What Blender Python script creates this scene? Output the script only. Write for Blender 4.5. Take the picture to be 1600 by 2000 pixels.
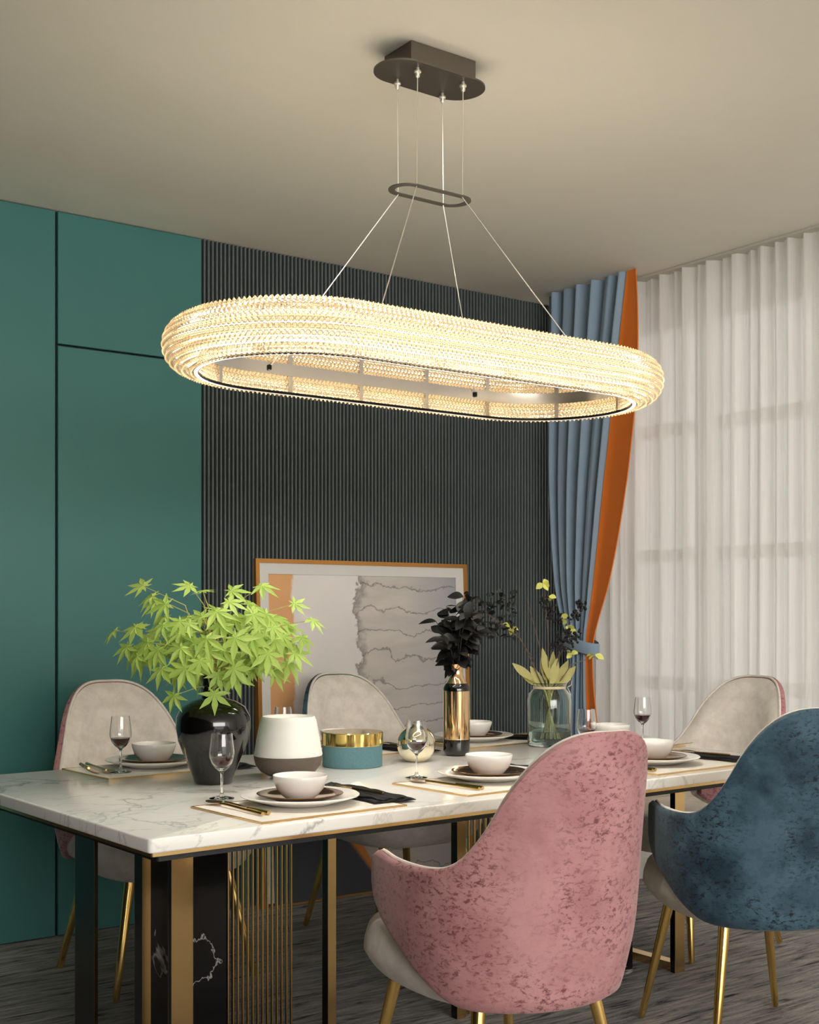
import bpy, bmesh, math, random
from math import sin, cos, pi, radians as R, sqrt, atan2
from mathutils import Vector as V, Matrix, noise as mnoise

for o in list(bpy.data.objects):
    bpy.data.objects.remove(o, do_unlink=True)
SC = bpy.context.scene
COL = SC.collection
random.seed(7)

# ------------------------------------------------------------------ camera, light, exposure
H = 2.75                      # ceiling height
cam_d = bpy.data.cameras.new('camera')
cam_d.sensor_fit = 'HORIZONTAL'
cam_d.sensor_width = 36.0
cam_d.lens = 36.0 * 2474 / 1600
cam_d.shift_y = 200 / 1600
cam_d.clip_start = 0.05
cam = bpy.data.objects.new('camera', cam_d)
cam.location = (0, 0, 1.22)
cam.rotation_euler = (R(90), 0, -atan2(.5884, .8086))
COL.objects.link(cam)
SC.camera = cam

world = bpy.data.worlds.new('world')
world.use_nodes = True
SC.world = world
bg = world.node_tree.nodes['Background']
bg.inputs[0].default_value = (1.0, .97, .93, 1)
bg.inputs[1].default_value = 0.88

def area(name, loc, target, sx, sy, power, col):
    d = bpy.data.lights.new(name, 'AREA')
    d.shape = 'RECTANGLE'; d.size = sx; d.size_y = sy
    d.energy = power; d.color = col
    o = bpy.data.objects.new(name, d)
    o.location = loc
    o.rotation_euler = (V(target) - V(loc)).to_track_quat('-Z', 'Y').to_euler()
    COL.objects.link(o)
    return o
area('camera_side_fill', (.6, -3.4, 2.2), (2.4, 3, 1.0), 4.4, 1.7, 112, (1, .97, .93))  # added fill light behind the camera, no actual window there
area('window_daylight', (6.2, 2.2, 1.6), (3, 2.2, 1.6), 14.0, 7.0, 90, (1, .99, .97))

SC.view_settings.view_transform = 'Standard'
SC.view_settings.look = 'None'
SC.view_settings.gamma = 1
SC.view_settings.exposure = 1.08
SC.view_settings.use_curve_mapping = False

# ------------------------------------------------------------------ materials
def lin(r, g, b):
    f = lambda c: ((c / 255 + .055) / 1.055) ** 2.4 if c > 10 else c / 255 / 12.92
    return (f(r), f(g), f(b), 1)

class N:
    """small node-graph helper"""
    def __init__(s, name):
        s.m = bpy.data.materials.new(name); s.m.use_nodes = True
        s.t = s.m.node_tree; s.b = s.t.nodes['Principled BSDF']
        s.out = s.t.nodes['Material Output']
    def n(s, typ, **kw):
        nd = s.t.nodes.new(typ)
        for k, v in kw.items(): setattr(nd, k, v)
        return nd
    def l(s, a, b): s.t.links.new(a, b)
    def coords(s, scale=(1, 1, 1), rot=(0, 0, 0), kind='Object'):
        tc = s.n('ShaderNodeTexCoord'); mp = s.n('ShaderNodeMapping')
        mp.inputs['Scale'].default_value = scale; mp.inputs['Rotation'].default_value = rot
        s.l(tc.outputs[kind], mp.inputs[0]); return mp.outputs[0]
    def noise(s, vec, scale, detail=4, rough=.5, dist=0):
        nd = s.n('ShaderNodeTexNoise'); s.l(vec, nd.inputs['Vector'])
        nd.inputs['Scale'].default_value = scale; nd.inputs['Detail'].default_value = detail
        nd.inputs['Roughness'].default_value = rough; nd.inputs['Distortion'].default_value = dist
        return nd.outputs[0]
    def ramp(s, fac, stops):
        nd = s.n('ShaderNodeValToRGB'); s.l(fac, nd.inputs[0]); e = nd.color_ramp.elements
        while len(e) < len(stops): e.new(.5)
        for el, (p, c) in zip(e, stops):
            el.position = p; el.color = c if len(c) == 4 else (*c, 1)
        return nd.outputs[0]
    def math(s, op, a, b=None):
        nd = s.n('ShaderNodeMath', operation=op)
        for i, x in enumerate((a, b)):
            if x is None: continue
            if isinstance(x, (int, float)): nd.inputs[i].default_value = x
            else: s.l(x, nd.inputs[i])
        return nd.outputs[0]
    def mix(s, fac, a, b, mode='MIX'):
        nd = s.n('ShaderNodeMix', data_type='RGBA', blend_type=mode)
        for i, x in ((0, fac), (6, a), (7, b)):
            if isinstance(x, (int, float)): nd.inputs[i].default_value = x
            elif isinstance(x, tuple): nd.inputs[i].default_value = x
            else: s.l(x, nd.inputs[i])
        return nd.outputs[2]
    def bump(s, h, strength=.2, dist=.01):
        nd = s.n('ShaderNodeBump'); nd.inputs['Strength'].default_value = strength
        nd.inputs['Distance'].default_value = dist; s.l(h, nd.inputs['Height'])
        s.l(nd.outputs[0], s.b.inputs['Normal'])
    def set(s, **kw):
        for k, v in kw.items():
            i = s.b.inputs[k.replace('_', ' ')]
            if isinstance(v, (int, float, tuple)): i.default_value = v
            else: s.l(v, i)
        return s

MAT = {}
def plain(name, col, rough=.5, metal=0, **kw):
    g = N(name); c = g.coords()
    f = g.noise(c, kw.pop('nscale', 6), 3)
    v = kw.pop('var', .06)
    dark = tuple(x * (1 - v) for x in col[:3]) + (1,)
    lite = tuple(min(1, x * (1 + v)) for x in col[:3]) + (1,)
    g.set(Base_Color=g.mix(f, dark, lite), Roughness=rough, Metallic=metal, **kw)
    MAT[name] = g.m
    return g.m

plain('ceiling_paint', lin(236, 230, 215), .9, var=.02)
plain('wall_paint', lin(205, 200, 190), .9)
g = N('green_lacquer'); c = g.coords()
g.set(Base_Color=g.mix(g.noise(c, 1.3, 3), lin(62, 116, 112), lin(68, 123, 119)), Roughness=.38, Specular_IOR_Level=.35)
g.bump(g.noise(c, 260, 2), .03, .001); MAT['green_lacquer'] = g.m
plain('dark_wall', lin(22, 24, 24), .8)
plain('dark_gap', lin(16, 18, 18), .8)
plain('slat_paint', lin(98, 106, 106), .45, var=.15)
plain('slat_backing', lin(5, 6, 6), .8)
plain('window_white', lin(236, 236, 232), .4)
plain('gold', (.80, .54, .24, 1), .2, 1, var=.08, nscale=3)
plain('brass_leg', (.86, .58, .20, 1), .2, 1, var=.05)
plain('bright_gold', (.95, .74, .26, 1), .1, 1, var=.04)
plain('copper_glaze', (.27, .145, .07, 1), .1, .9, var=.25, nscale=18)
plain('bronze_cutlery', (.62, .41, .16, 1), .17, 1, var=.1)
plain('silver_gold', (.86, .80, .62, 1), .06, 1, var=.03)
plain('rose_gold', (.87, .60, .33, 1), .1, 1, var=.08, nscale=4)
plain('steel', (.62, .60, .57, 1), .22, 1)
plain('bronze_steel', lin(104, 96, 86), .42, .6)
plain('plate_shade', lin(112, 106, 94), .4, .6)
plain('cable', (.85, .80, .70, 1), .3, .8)
plain('porcelain', lin(236, 232, 226), .25, var=.015, Coat_Weight=.2)
plain('black_gloss', lin(7, 6, 6), .1, var=.2, Coat_Weight=.5)
plain('black_lacquer', lin(10, 9, 8), .25, var=.2)
plain('black_matte', lin(17, 16, 16), .55, var=.2)
plain('napkin_black', lin(9, 9, 10), .85, var=.3, nscale=90)
plain('teal_fabric', lin(92, 130, 138), .85, var=.22, nscale=160)
plain('brown_ceramic', lin(96, 84, 75), .6, var=.16, nscale=40)
plain('white_ceramic', lin(232, 230, 222), .45, var=.02)
plain('placemat_white', lin(232, 226, 215), .6, var=.03, nscale=60)
plain('twine', lin(205, 190, 160), .9)
plain('twig', lin(98, 78, 60), .8, var=.2)
plain('dark_twig', lin(30, 24, 20), .7)
plain('black_leaf', lin(4, 4, 4), .5, var=.4, nscale=20)
plain('berry', lin(18, 19, 26), .25, var=.3)
plain('bud_yellow', lin(204, 205, 108), .55, var=.2, nscale=30)
plain('stem_green', lin(166, 160, 84), .5, var=.2)
plain('blue_drape', lin(146, 168, 188), .85, var=.08, nscale=4, Sheen_Weight=.2)
plain('orange_drape', lin(246, 128, 32), .8, var=.08, nscale=4, Sheen_Weight=.1)
plain('wine', (.06, .004, .012, 1), .05, Transmission_Weight=.35, IOR=1.34)
plain('art_mat', lin(222, 221, 216), .8, var=.02)
plain('art_frame_gold', lin(196, 140, 72), .35, .55)
plain('dark_metal', lin(30, 28, 25), .35, .6)

g = N('cream_fabric'); c = g.coords()
a = g.noise(c, 22, 6, .65); b = g.noise(c, 300, 2)
col = g.mix(g.ramp(a, [(.38, lin(196, 187, 177)), (.62, lin(219, 210, 200))]), lin(232, 224, 214), g.mix(b, (.7, .7, .7, 1), (1, 1, 1, 1)), 'MIX')
fac = g.math('MULTIPLY', b, .35)
col = g.mix(fac, g.ramp(a, [(.38, lin(214, 205, 193)), (.62, lin(234, 226, 215))]), lin(246, 240, 232))
g.set(Base_Color=col, Roughness=.9, Sheen_Weight=.25); g.bump(b, .25, .003); MAT['cream_fabric'] = g.m

def velvet(name, base, mid, dark, sheen):
    g = N(name); c = g.coords()
    big = g.noise(c, 5.5, 3, .5)
    str_ = g.noise(g.coords((.75, .75, 1.3)), 82, 7, .74, .5)
    patch = g.ramp(big, [(.36, (.12, .12, .12)), (.56, (1, 1, 1))])
    spots = g.ramp(str_, [(.51, (0, 0, 0)), (.60, (1, 1, 1))])
    col = g.mix(g.ramp(g.noise(c, 7, 5, .6), [(.40, (0, 0, 0)), (.62, (1, 1, 1))]), base, mid)
    f = g.math('MULTIPLY', patch, spots)
    col = g.mix(g.math('MULTIPLY', f, .9), col, dark)
    g.set(Base_Color=col, Roughness=.62, Sheen_Weight=sheen, Sheen_Roughness=.4, Specular_IOR_Level=.35)
    g.bump(str_, .12, .004)
    MAT[name] = g.m
velvet('pink_velvet', lin(190, 138, 139), lin(172, 119, 121), lin(112, 62, 68), .25)
velvet('blue_velvet', lin(68, 96, 112), lin(30, 54, 70), lin(6, 15, 26), .25)

g = N('carpet')
c = g.coords((1.0, 9, 1), (0, 0, R(4)))
st = g.noise(c, 5.0, 7, .68, .8); fine = g.noise(g.coords((12, 60, 1)), 6, 3)
big = g.noise(g.coords(), 1.1, 3)
col = g.ramp(st, [(.34, lin(66, 66, 67)), (.42, lin(150, 149, 147)), (.56, lin(196, 192, 187)), (.72, lin(228, 220, 208))])
col = g.mix(g.math('MULTIPLY', fine, .5), col, lin(38, 38, 40))
col = g.mix(g.ramp(big, [(.4, (0, 0, 0)), (.65, (.4, .4, .4))]), col, lin(60, 62, 66))
g.set(Base_Color=col, Roughness=.95, Specular_IOR_Level=.1); g.bump(st, .5, .012); MAT['carpet'] = g.m

def veins(g, c, scale, dist, width):
    n = g.noise(c, scale, 6, .55, dist)
    d = g.math('ABSOLUTE', g.math('SUBTRACT', n, .5))
    return g.ramp(d, [(0, (1, 1, 1)), (width, (0, 0, 0))])
g = N('white_marble'); c = g.coords((1, 1.4, 1))
v1 = veins(g, c, 1.4, 1.2, .014); v2 = veins(g, g.coords((1, 2, 1), (0, 0, .7)), 2.3, .8, .010)
mask = g.ramp(g.noise(c, 1.7, 2), [(.42, (0, 0, 0)), (.62, (1, 1, 1))])
f = g.math('MULTIPLY', g.math('MAXIMUM', v1, g.math('MULTIPLY', v2, .7)), mask)
col = g.mix(g.noise(c, 3, 5), lin(250, 248, 243), lin(241, 238, 231))
col = g.mix(g.math('MULTIPLY', f, .62), col, lin(128, 122, 116))
g.set(Base_Color=col, Roughness=.16, Coat_Weight=.15); MAT['white_marble'] = g.m
g = N('black_marble'); c = g.coords((1, 1, .8), (.3, .2, .5))
v1 = veins(g, c, 2.2, 1.5, .006)
mask = g.ramp(g.noise(c, 3.1, 2), [(.45, (0, 0, 0)), (.6, (1, 1, 1))])
col = g.mix(g.math('MULTIPLY', v1, mask), lin(13, 12, 13), lin(170, 166, 160))
g.set(Base_Color=col, Roughness=.12); MAT['black_marble'] = g.m

def glass(name, col, rough=0.0, ior=1.45):
    g = N(name)
    g.set(Base_Color=col, Roughness=rough, IOR=ior, Transmission_Weight=1.0)
    MAT[name] = g.m
glass('clear_glass', (1, 1, 1, 1)); glass('green_glass', (.80, .91, .87, 1))
glass('window_glass', (.97, .99, 1, 1)); glass('water', (.93, .98, .96, 1), 0, 1.33)

g = N('crystal')
g.set(Base_Color=(1, .90, .74, 1), Roughness=.08, IOR=1.5, Transmission_Weight=.86, Emission_Color=(1, .80, .50, 1), Emission_Strength=.02)
MAT['crystal'] = g.m
g = N('led_core')
g.set(Base_Color=(.85, .68, .42, 1), Metallic=.6, Roughness=.35, Emission_Color=(1, .70, .34, 1), Emission_Strength=.16); MAT['led_core'] = g.m
g = N('added_led_strip')
g.set(Base_Color=(1, .9, .7, 1), Emission_Color=(1, .93, .83, 1), Emission_Strength=4.9); MAT['added_led_strip'] = g.m

g = N('led_tape')
g.set(Base_Color=(1, .9, .7, 1), Emission_Color=(1, .84, .58, 1), Emission_Strength=1.0); MAT['led_tape'] = g.m

g = N('sheer_fabric'); t = g.t
dif = g.n('ShaderNodeBsdfDiffuse'); tra = g.n('ShaderNodeBsdfTranslucent'); trp = g.n('ShaderNodeBsdfTransparent')
c = g.coords((1, 60, .5)); wv = g.noise(c, 8, 3)
fc = g.mix(wv, lin(226, 222, 216), lin(246, 243, 238))
g.l(fc, dif.inputs[0]); g.l(fc, tra.inputs[0])
m1 = g.n('ShaderNodeMixShader'); m1.inputs[0].default_value = .5; g.l(dif.outputs[0], m1.inputs[1]); g.l(tra.outputs[0], m1.inputs[2])
m2 = g.n('ShaderNodeMixShader'); m2.inputs[0].default_value = .04; g.l(m1.outputs[0], m2.inputs[1]); g.l(trp.outputs[0], m2.inputs[2])
g.l(m2.outputs[0], g.out.inputs[0]); MAT['sheer_fabric'] = g.m

def leafmat(name, a, b, trans):
    g = N(name); c = g.coords()
    col = g.mix(g.noise(c, 14, 4), a, b)
    tr = g.n('ShaderNodeBsdfTranslucent'); g.l(col, tr.inputs[0])
    g.set(Base_Color=col, Roughness=.5)
    mx = g.n('ShaderNodeMixShader'); mx.inputs[0].default_value = trans
    g.l(g.b.outputs[0], mx.inputs[1]); g.l(tr.outputs[0], mx.inputs[2]); g.l(mx.outputs[0], g.out.inputs[0])
    MAT[name] = g.m
leafmat('maple_leaf', lin(136, 172, 66), lin(196, 216, 116), .35)
leafmat('pale_leaf', lin(150, 146, 76), lin(198, 190, 126), .25)

# the abstract print: orange strip, blank paper, grey washed rock layers; object space x in 0..1, z in 0..1
g = N('art_print')
tc = g.n('ShaderNodeTexCoord'); sp = g.n('ShaderNodeSeparateXYZ'); g.l(tc.outputs['Object'], sp.inputs[0])
x, z = sp.outputs[0], sp.outputs[2]
c = g.coords()
n1 = g.noise(c, 3.2, 6, .6); n2 = g.noise(g.coords((1, 1, 4)), 3, 6, .6, .5); n3 = g.noise(c, 14, 5)
paper = g.mix(g.noise(c, 2.4, 4), lin(244, 239, 234), lin(224, 219, 217))
rock = g.mix(n2, lin(176, 172, 170), lin(232, 222, 212))
rock = g.mix(g.ramp(x, [(.7, (0, 0, 0)), (1.1, (1, 1, 1))]), rock, lin(166, 166, 172))
zd = g.math('ADD', g.math('MULTIPLY', z, 9.5), g.math('MULTIPLY', n1, 2.6))
fr = g.math('ABSOLUTE', g.math('SUBTRACT', g.math('FRACT', zd), .5))
rock = g.mix(g.math('MULTIPLY', g.ramp(fr, [(0, (1, 1, 1)), (.05, (0, 0, 0))]), .7), rock, lin(96, 88, 88))
edge = g.math('ADD', g.math('SUBTRACT', x, .44), g.math('MULTIPLY', g.math('SUBTRACT', g.noise(g.coords(), 4.5, 6, .7), .5), .34))
isrock = g.ramp(edge, [(0, (0, 0, 0)), (.012, (1, 1, 1))])
rim = g.ramp(edge, [(.0, (1, 1, 1)), (.06, (0, 0, 0))])
rock = g.mix(g.math('MULTIPLY', rim, .75), rock, lin(92, 84, 84))
col = g.mix(isrock, paper, rock)
oe = g.math('ADD', g.math('SUBTRACT', .125, x), g.math('MULTIPLY', g.math('SUBTRACT', n3, .5), .05))
orange = g.mix(g.ramp(z, [(.66, (0, 0, 0)), (.70, (1, 1, 1))]), lin(222, 128, 52), lin(228, 172, 118))
orange = g.mix(g.ramp(z, [(1.02, (0, 0, 0)), (1.14, (1, 1, 1))]), orange, lin(216, 116, 44))
col = g.mix(g.ramp(oe, [(0, (0, 0, 0)), (.01, (1, 1, 1))]), col, orange)
sw = g.math('ABSOLUTE', g.math('SUBTRACT', g.math('ADD', g.math('MULTIPLY', x, 1.25), g.math('MULTIPLY', n1, .12)), g.math('SUBTRACT', .73, z)))
below = g.ramp(z, [(.38, (1, 1, 1)), (.40, (0, 0, 0))])
col = g.mix(g.math('MULTIPLY', g.ramp(sw, [(.055, (1, 1, 1)), (.065, (0, 0, 0))]), below), col, lin(216, 140, 74))
slate = g.math('MULTIPLY', g.ramp(g.math('SUBTRACT', g.math('SUBTRACT', .73, z), g.math('MULTIPLY', x, 1.25)), [(.06, (0, 0, 0)), (.09, (1, 1, 1))]), below)
col = g.mix(slate, col, lin(72, 74, 82))
g.set(Base_Color=col, Roughness=.65); MAT['art_print'] = g.m

# ------------------------------------------------------------------ mesh helpers
class MB:
    def __init__(s): s.v = []; s.f = []
    def add(s, vs, fs):
        o = len(s.v); s.v += [tuple(p) for p in vs]; s.f += [tuple(i + o for i in f) for f in fs]; return s
    def box(s, x0, x1, y0, y1, z0, z1):
        vs = [(x, y, z) for z in (z0, z1) for y in (y0, y1) for x in (x0, x1)]
        return s.add(vs, [(0, 2, 3, 1), (4, 5, 7, 6), (0, 1, 5, 4), (2, 6, 7, 3), (0, 4, 6, 2), (1, 3, 7, 5)])
    def rings(s, rs, caps=(True, True), closed=True):
        n = len(rs[0]); vs = [p for r in rs for p in r]; fs = []
        for k in range(len(rs) - 1):
            for i in range(n if closed else n - 1):
                j = (i + 1) % n
                fs.append((k * n + i, k * n + j, (k + 1) * n + j, (k + 1) * n + i))
        if caps[0]: fs.append(tuple(range(n - 1, -1, -1)))
        if caps[1]: fs.append(tuple((len(rs) - 1) * n + i for i in range(n)))
        return s.add(vs, fs)
    def lathe(s, prof, n=40, c=(0, 0, 0), caps=(True, True)):
        return s.rings([[(c[0] + r * cos(2 * pi * i / n), c[1] + r * sin(2 * pi * i / n), c[2] + z) for i in range(n)] for r, z in prof], caps)
    def tube(s, pts, rad, n=8):
        pts = [V(p) for p in pts]; rs = []
        if isinstance(rad, (int, float)): rad = [rad] * len(pts)
        up = None
        for i, p in enumerate(pts):
            t = (pts[min(i + 1, len(pts) - 1)] - pts[max(i - 1, 0)]).normalized()
            if up is None: up = V((0, 0, 1)) if abs(t.z) < .9 else V((1, 0, 0))
            a = t.cross(up).normalized(); b = a.cross(t).normalized(); up = b
            rs.append([p + rad[i] * (cos(2 * pi * k / n) * a + sin(2 * pi * k / n) * b) for k in range(n)])
        return s.rings(rs)
    def slab(s, outline, z0, z1, bev=0.0, k=2):
        def inset(d):
            n = len(outline); res = []
            for i, p in enumerate(outline):
                a = V(outline[i - 1]); b = V(outline[(i + 1) % n]); t = (b - a)
                nn = V((t.y, -t.x)).normalized() if t.length else V((0, 0))
                res.append((p[0] - nn.x * d, p[1] - nn.y * d))
            return res
        rs = []
        if bev > 0:
            for q in range(k + 1):
                a = pi / 2 * q / k; rs.append((z0 + bev * (1 - sin(a)), bev * (1 - cos(a)) * 1.0))
            rs = [(z0 + bev * (1 - cos(pi / 2 * q / k)), bev * (1 - sin(pi / 2 * q / k))) for q in range(k + 1)]
            rs += [(z1 - bev * (1 - cos(pi / 2 * q / k)), bev * (1 - sin(pi / 2 * q / k))) for q in range(k, -1, -1)]
        else: rs = [(z0, 0), (z1, 0)]
        return s.rings([[(x, y, z) for x, y in inset(d)] for z, d in rs])
    def build(s, name, mat, parent=None, smooth=True, angle=35, loc=None):
        me = bpy.data.meshes.new(name); me.from_pydata(s.v, [], s.f)
        bm = bmesh.new(); bm.from_mesh(me); bmesh.ops.recalc_face_normals(bm, faces=bm.faces); bm.to_mesh(me); bm.free()
        if smooth:
            me.shade_smooth(); me.set_sharp_from_angle(angle=R(angle))
        me.materials.append(MAT[mat])
        o = bpy.data.objects.new(name, me); COL.objects.link(o)
        if parent: o.parent = parent
        if loc: o.location = loc
        return o

def rrect(w, d, r, n=5, cx=0, cy=0):
    pts = []
    for sx, sy, a0 in ((1, -1, -90), (1, 1, 0), (-1, 1, 90), (-1, -1, 180)):
        for k in range(n + 1):
            a = R(a0 + 90 * k / n)
            pts.append((cx + sx * (w / 2 - r) + r * cos(a), cy + sy * (d / 2 - r) + r * sin(a)))
    return pts
def stadium(a, r, nstr=1, narc=24):
    pts = []
    for k in range(narc + 1):
        t = -pi / 2 + pi * k / narc; pts.append((a + r * cos(t), r * sin(t)))
    for k in range(1, nstr): pts.append((a - 2 * a * k / nstr, r))
    for k in range(narc + 1):
        t = pi / 2 + pi * k / narc; pts.append((-a + r * cos(t), r * sin(t)))
    for k in range(1, nstr): pts.append((-a + 2 * a * k / nstr, -r))
    return pts
def interp(tab, x):
    if x <= tab[0][0]: return tab[0][1]
    for i in range(len(tab) - 1):
        x0, y0 = tab[i]; x1, y1 = tab[i + 1]
        if x <= x1:
            t = (x - x0) / (x1 - x0)
            m0 = (tab[i + 1][1] - tab[max(i - 1, 0)][1]) / (tab[i + 1][0] - tab[max(i - 1, 0)][0])
            m1 = (tab[min(i + 2, len(tab) - 1)][1] - y0) / (tab[min(i + 2, len(tab) - 1)][0] - x0)
            h = x1 - x0
            return (2*t**3-3*t*t+1)*y0 + (t**3-2*t*t+t)*h*m0 + (-2*t**3+3*t*t)*y1 + (t**3-t*t)*h*m1
    return tab[-1][1]

def tag(o, label=None, cat=None, group=None, kind=None):
    if label: o['label'] = label
    if cat: o['category'] = cat
    if group: o['group'] = group
    if kind: o['kind'] = kind
    return o
def thing(name, label, cat, loc=(0, 0, 0), rz=0, group=None):
    o = bpy.data.objects.new(name, None); COL.objects.link(o)
    o.location = loc; o.rotation_euler = (0, 0, rz); o.empty_display_size = .1
    return tag(o, label, cat, group)
def kids(o): return [c for c in list(COL.objects) if c.parent == o]
def dup(root, loc, rz, label, group=None, parent=None):
    r = root.copy(); COL.objects.link(r)
    if parent is None:
        r.location = loc; r.rotation_euler = (0, 0, rz); r['label'] = label
        if group: r['group'] = group
    else: r.parent = parent
    for ch in kids(root): dup(ch, None, None, None, None, r)
    return r
def struct(o): return tag(o, kind='structure')

# ------------------------------------------------------------------ room shell
WY, WX = 4.66, 4.46            # back wall face, window wall face
struct(MB().box(-3, 4.7, -4, 4.9, -.1, 0).build('floor', 'carpet', smooth=False))
struct(MB().box(-3, 4.7, -4, 4.9, H, H + .1).build('ceiling', 'ceiling_paint', smooth=False))
wb = struct(MB().box(-3, 4.7, WY + .06, 4.9, 0, H).build('wall_back', 'dark_wall', smooth=False))
m = MB().box(2.352, WX, WY + .03, WY + .058, .001, H - .001)
pan = struct(m.build('trim_1', 'slat_backing', smooth=False))
m = MB(); px_ = .0188; n = int((WX - 2.356) / px_)
for i in range(n):
    x0 = 2.356 + i * px_
    m.rings([[(x0 + u, WY + w, z) for u, w in ((0, .031), (0, .003), (.002, 0), (.007, 0), (.009, .003), (.009, .031))] for z in (.002, H - .002)])
m.build('slats', 'slat_paint', pan, smooth=False)
struct(MB().box(-1.7, -1.6, -4, 4.9, 0, H).build('wall_left_added', 'dark_wall', smooth=False))  # unseen wall, added for dark reflections and to block light from the left
# window wall with its opening
m = MB()
m.box(WX, 4.62, -4, .6, 0, H); m.box(WX, 4.62, 4.48, WY + .06, 0, H)
m.box(WX, 4.62, .6, 4.48, 0, .12); m.box(WX, 4.62, .6, 4.48, 2.66, H)
struct(m.build('wall_right', 'wall_paint', smooth=False))
m = MB()
for y in (.6, 1.28, 1.95, 2.62, 3.26, 3.9, 4.39):
    m.box(WX + .08, WX + .15, y, y + .08, .12, 2.66)
for z in (.12, .86, 1.47, 2.07, 2.58):
    m.box(WX + .08, WX + .15, .6, 4.47, z, z + .06)
win = struct(m.build('window_1', 'window_white', smooth=False))
MB().box(WX + .105, WX + .115, .62, 4.46, .14, 2.64).build('pane', 'window_glass', win, smooth=False)

# ------------------------------------------------------------------ green cabinets
def cabinet(x0, x1, split, label):
    t = thing('tall_cabinet', label, 'cabinet', ((x0 + x1) / 2, WY, 0), 0, 'tall green cabinets')
    w = (x1 - x0) / 2
    MB().box(-w, w, .022, .058, .001, H - .001).build('carcass', 'dark_gap', t, smooth=False)
    for z0, z1 in ((.004, split - .004), (split + .004, H - .004)):
        MB().rings([[(x, y, z) for x, z in ((-w + .003 + b, z0 + b), (w - .003 - b, z0 + b), (w - .003 - b, z1 - b), (-w + .003 + b, z1 - b))]
                    for y, b in ((.021, 0), (.002, 0), (0, .002))]).build('door', 'green_lacquer', t, smooth=False)
cabinet(.55, 1.738, .50, 'tall green flat cabinet at the far left with a low seam near the table')
cabinet(1.742, 2.349, 2.242, 'tall green flat cabinet beside the dark slats with a seam high up')

# ------------------------------------------------------------------ leaning artwork
ang = R(2.2)
art = thing('framed_artwork', 'large gold-framed abstract print in orange, white and grey leaning on the dark slats', 'picture', (2.585, WY - .075, .0))
art.rotation_euler = (-ang, 0, 0)
AW, AH, fw = 1.125, 1.455, .018
m = MB()
m.box(0, fw, 0, .035, 0, AH); m.box(AW - fw, AW, 0, .035, 0, AH); m.box(fw, AW - fw, 0, .035, 0, .006); m.box(fw, AW - fw, 0, .035, AH - fw, AH)
m.build('frame', 'art_frame_gold', art, smooth=False)
m = MB(); b = .045
m.box(fw, fw + b, .008, .03, fw, AH - fw); m.box(AW - fw - b, AW - fw, .008, .03, fw, AH - fw)
m.box(fw + b, AW - fw - b, .008, .03, AH - fw - b, AH - fw)
m.build('mount', 'art_mat', art, smooth=False)
MB().box(0, AW - 2 * (fw + b), 0, .012, -fw - b + .006, AH - 2 * (fw + b)).build('print', 'art_print', art, smooth=False, loc=(fw + b, .016, fw + b))

# ------------------------------------------------------------------ curtains
rows = [(2.745, 4.52, 3.975, 3.925), (2.6, 4.52, 4.0, 3.915), (2.39, 4.525, 4.035, 3.913), (2.14, 4.53, 4.075, 3.930), (1.96, 4.53, 4.102, 3.955), (1.82, 4.525, 4.125, 3.978),
        (1.57, 4.505, 4.160, 4.032), (1.36, 4.475, 4.191, 4.09), (1.24, 4.44, 4.211, 4.138), (1.13, 4.39, 4.234, 4.180), (1.07, 4.378, 4.238, 4.191),
        (.98, 4.378, 4.238, 4.194), (.82, 4.40, 4.234, 4.178), (.63, 4.42, 4.228, 4.15), (.3, 4.44, 4.22, 4.12), (.012, 4.45, 4.215, 4.10)]
rows = rows[::-1]
tabL = [(r[0], r[1]) for r in rows]; tabO = [(r[0], r[2]) for r in rows]; tabR = [(r[0], r[3]) for r in rows]
def cloth(ta, tb, nf, amp, x0, nu, phase, thick=.006):
    rs_f, rs_b = [], []
    nz = 60
    for k in range(nz + 1):
        z = .012 + (2.745 - .012) * k / nz
        ya, yb = interp(ta, z), interp(tb, z)
        f, bk = [], []
        squeeze = abs(ya - yb) / abs(interp(ta, 2.7) - interp(tb, 2.7))
        for i in range(nu + 1):
            u = i / nu
            a = amp * (.55 + .45 * squeeze)
            w = a * (sin(2 * pi * nf * u + phase) + .35 * sin(2 * pi * nf * 1.7 * u + 1.3 + z * .3))
            f.append((x0 + w, ya + (yb - ya) * u, z)); bk.append((x0 + w + thick, ya + (yb - ya) * u, z))
        rs_f.append(f + bk[::-1])
    return MB().rings(rs_f)
dr = thing('drape', 'blue curtain with an orange border tied back in the corner by the slats', 'curtain', (4.1, 4.3, 0))
def rel(m_, o): m_.v = [(x - o.location.x, y - o.location.y, z - o.location.z) for x, y, z in m_.v]; return m_
rel(cloth(tabL, tabO, 6.0, .026, 4.10, 120, .4), dr).build('curtain_cloth', 'blue_drape', dr, angle=80)
rel(cloth([(z, y + .004) for z, y in tabO], tabR, .5, .010, 4.085, 24, .2), dr).build('border', 'orange_drape', dr, angle=80)
ring = []
for dz, o_ in ((-.028, 0), (-.02, .004), (.02, .004), (.028, 0)):
    ring.append([(4.10 + (.052 + o_) * cos(t), 4.285 + (.108 + o_) * sin(t), 1.085 + dz + .25 * (.108 * sin(t))) for t in [2 * pi * k / 40 for k in range(40)]])
rel(MB().rings(ring, (False, False)), dr).build('tieback', 'blue_drape', dr)

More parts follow.
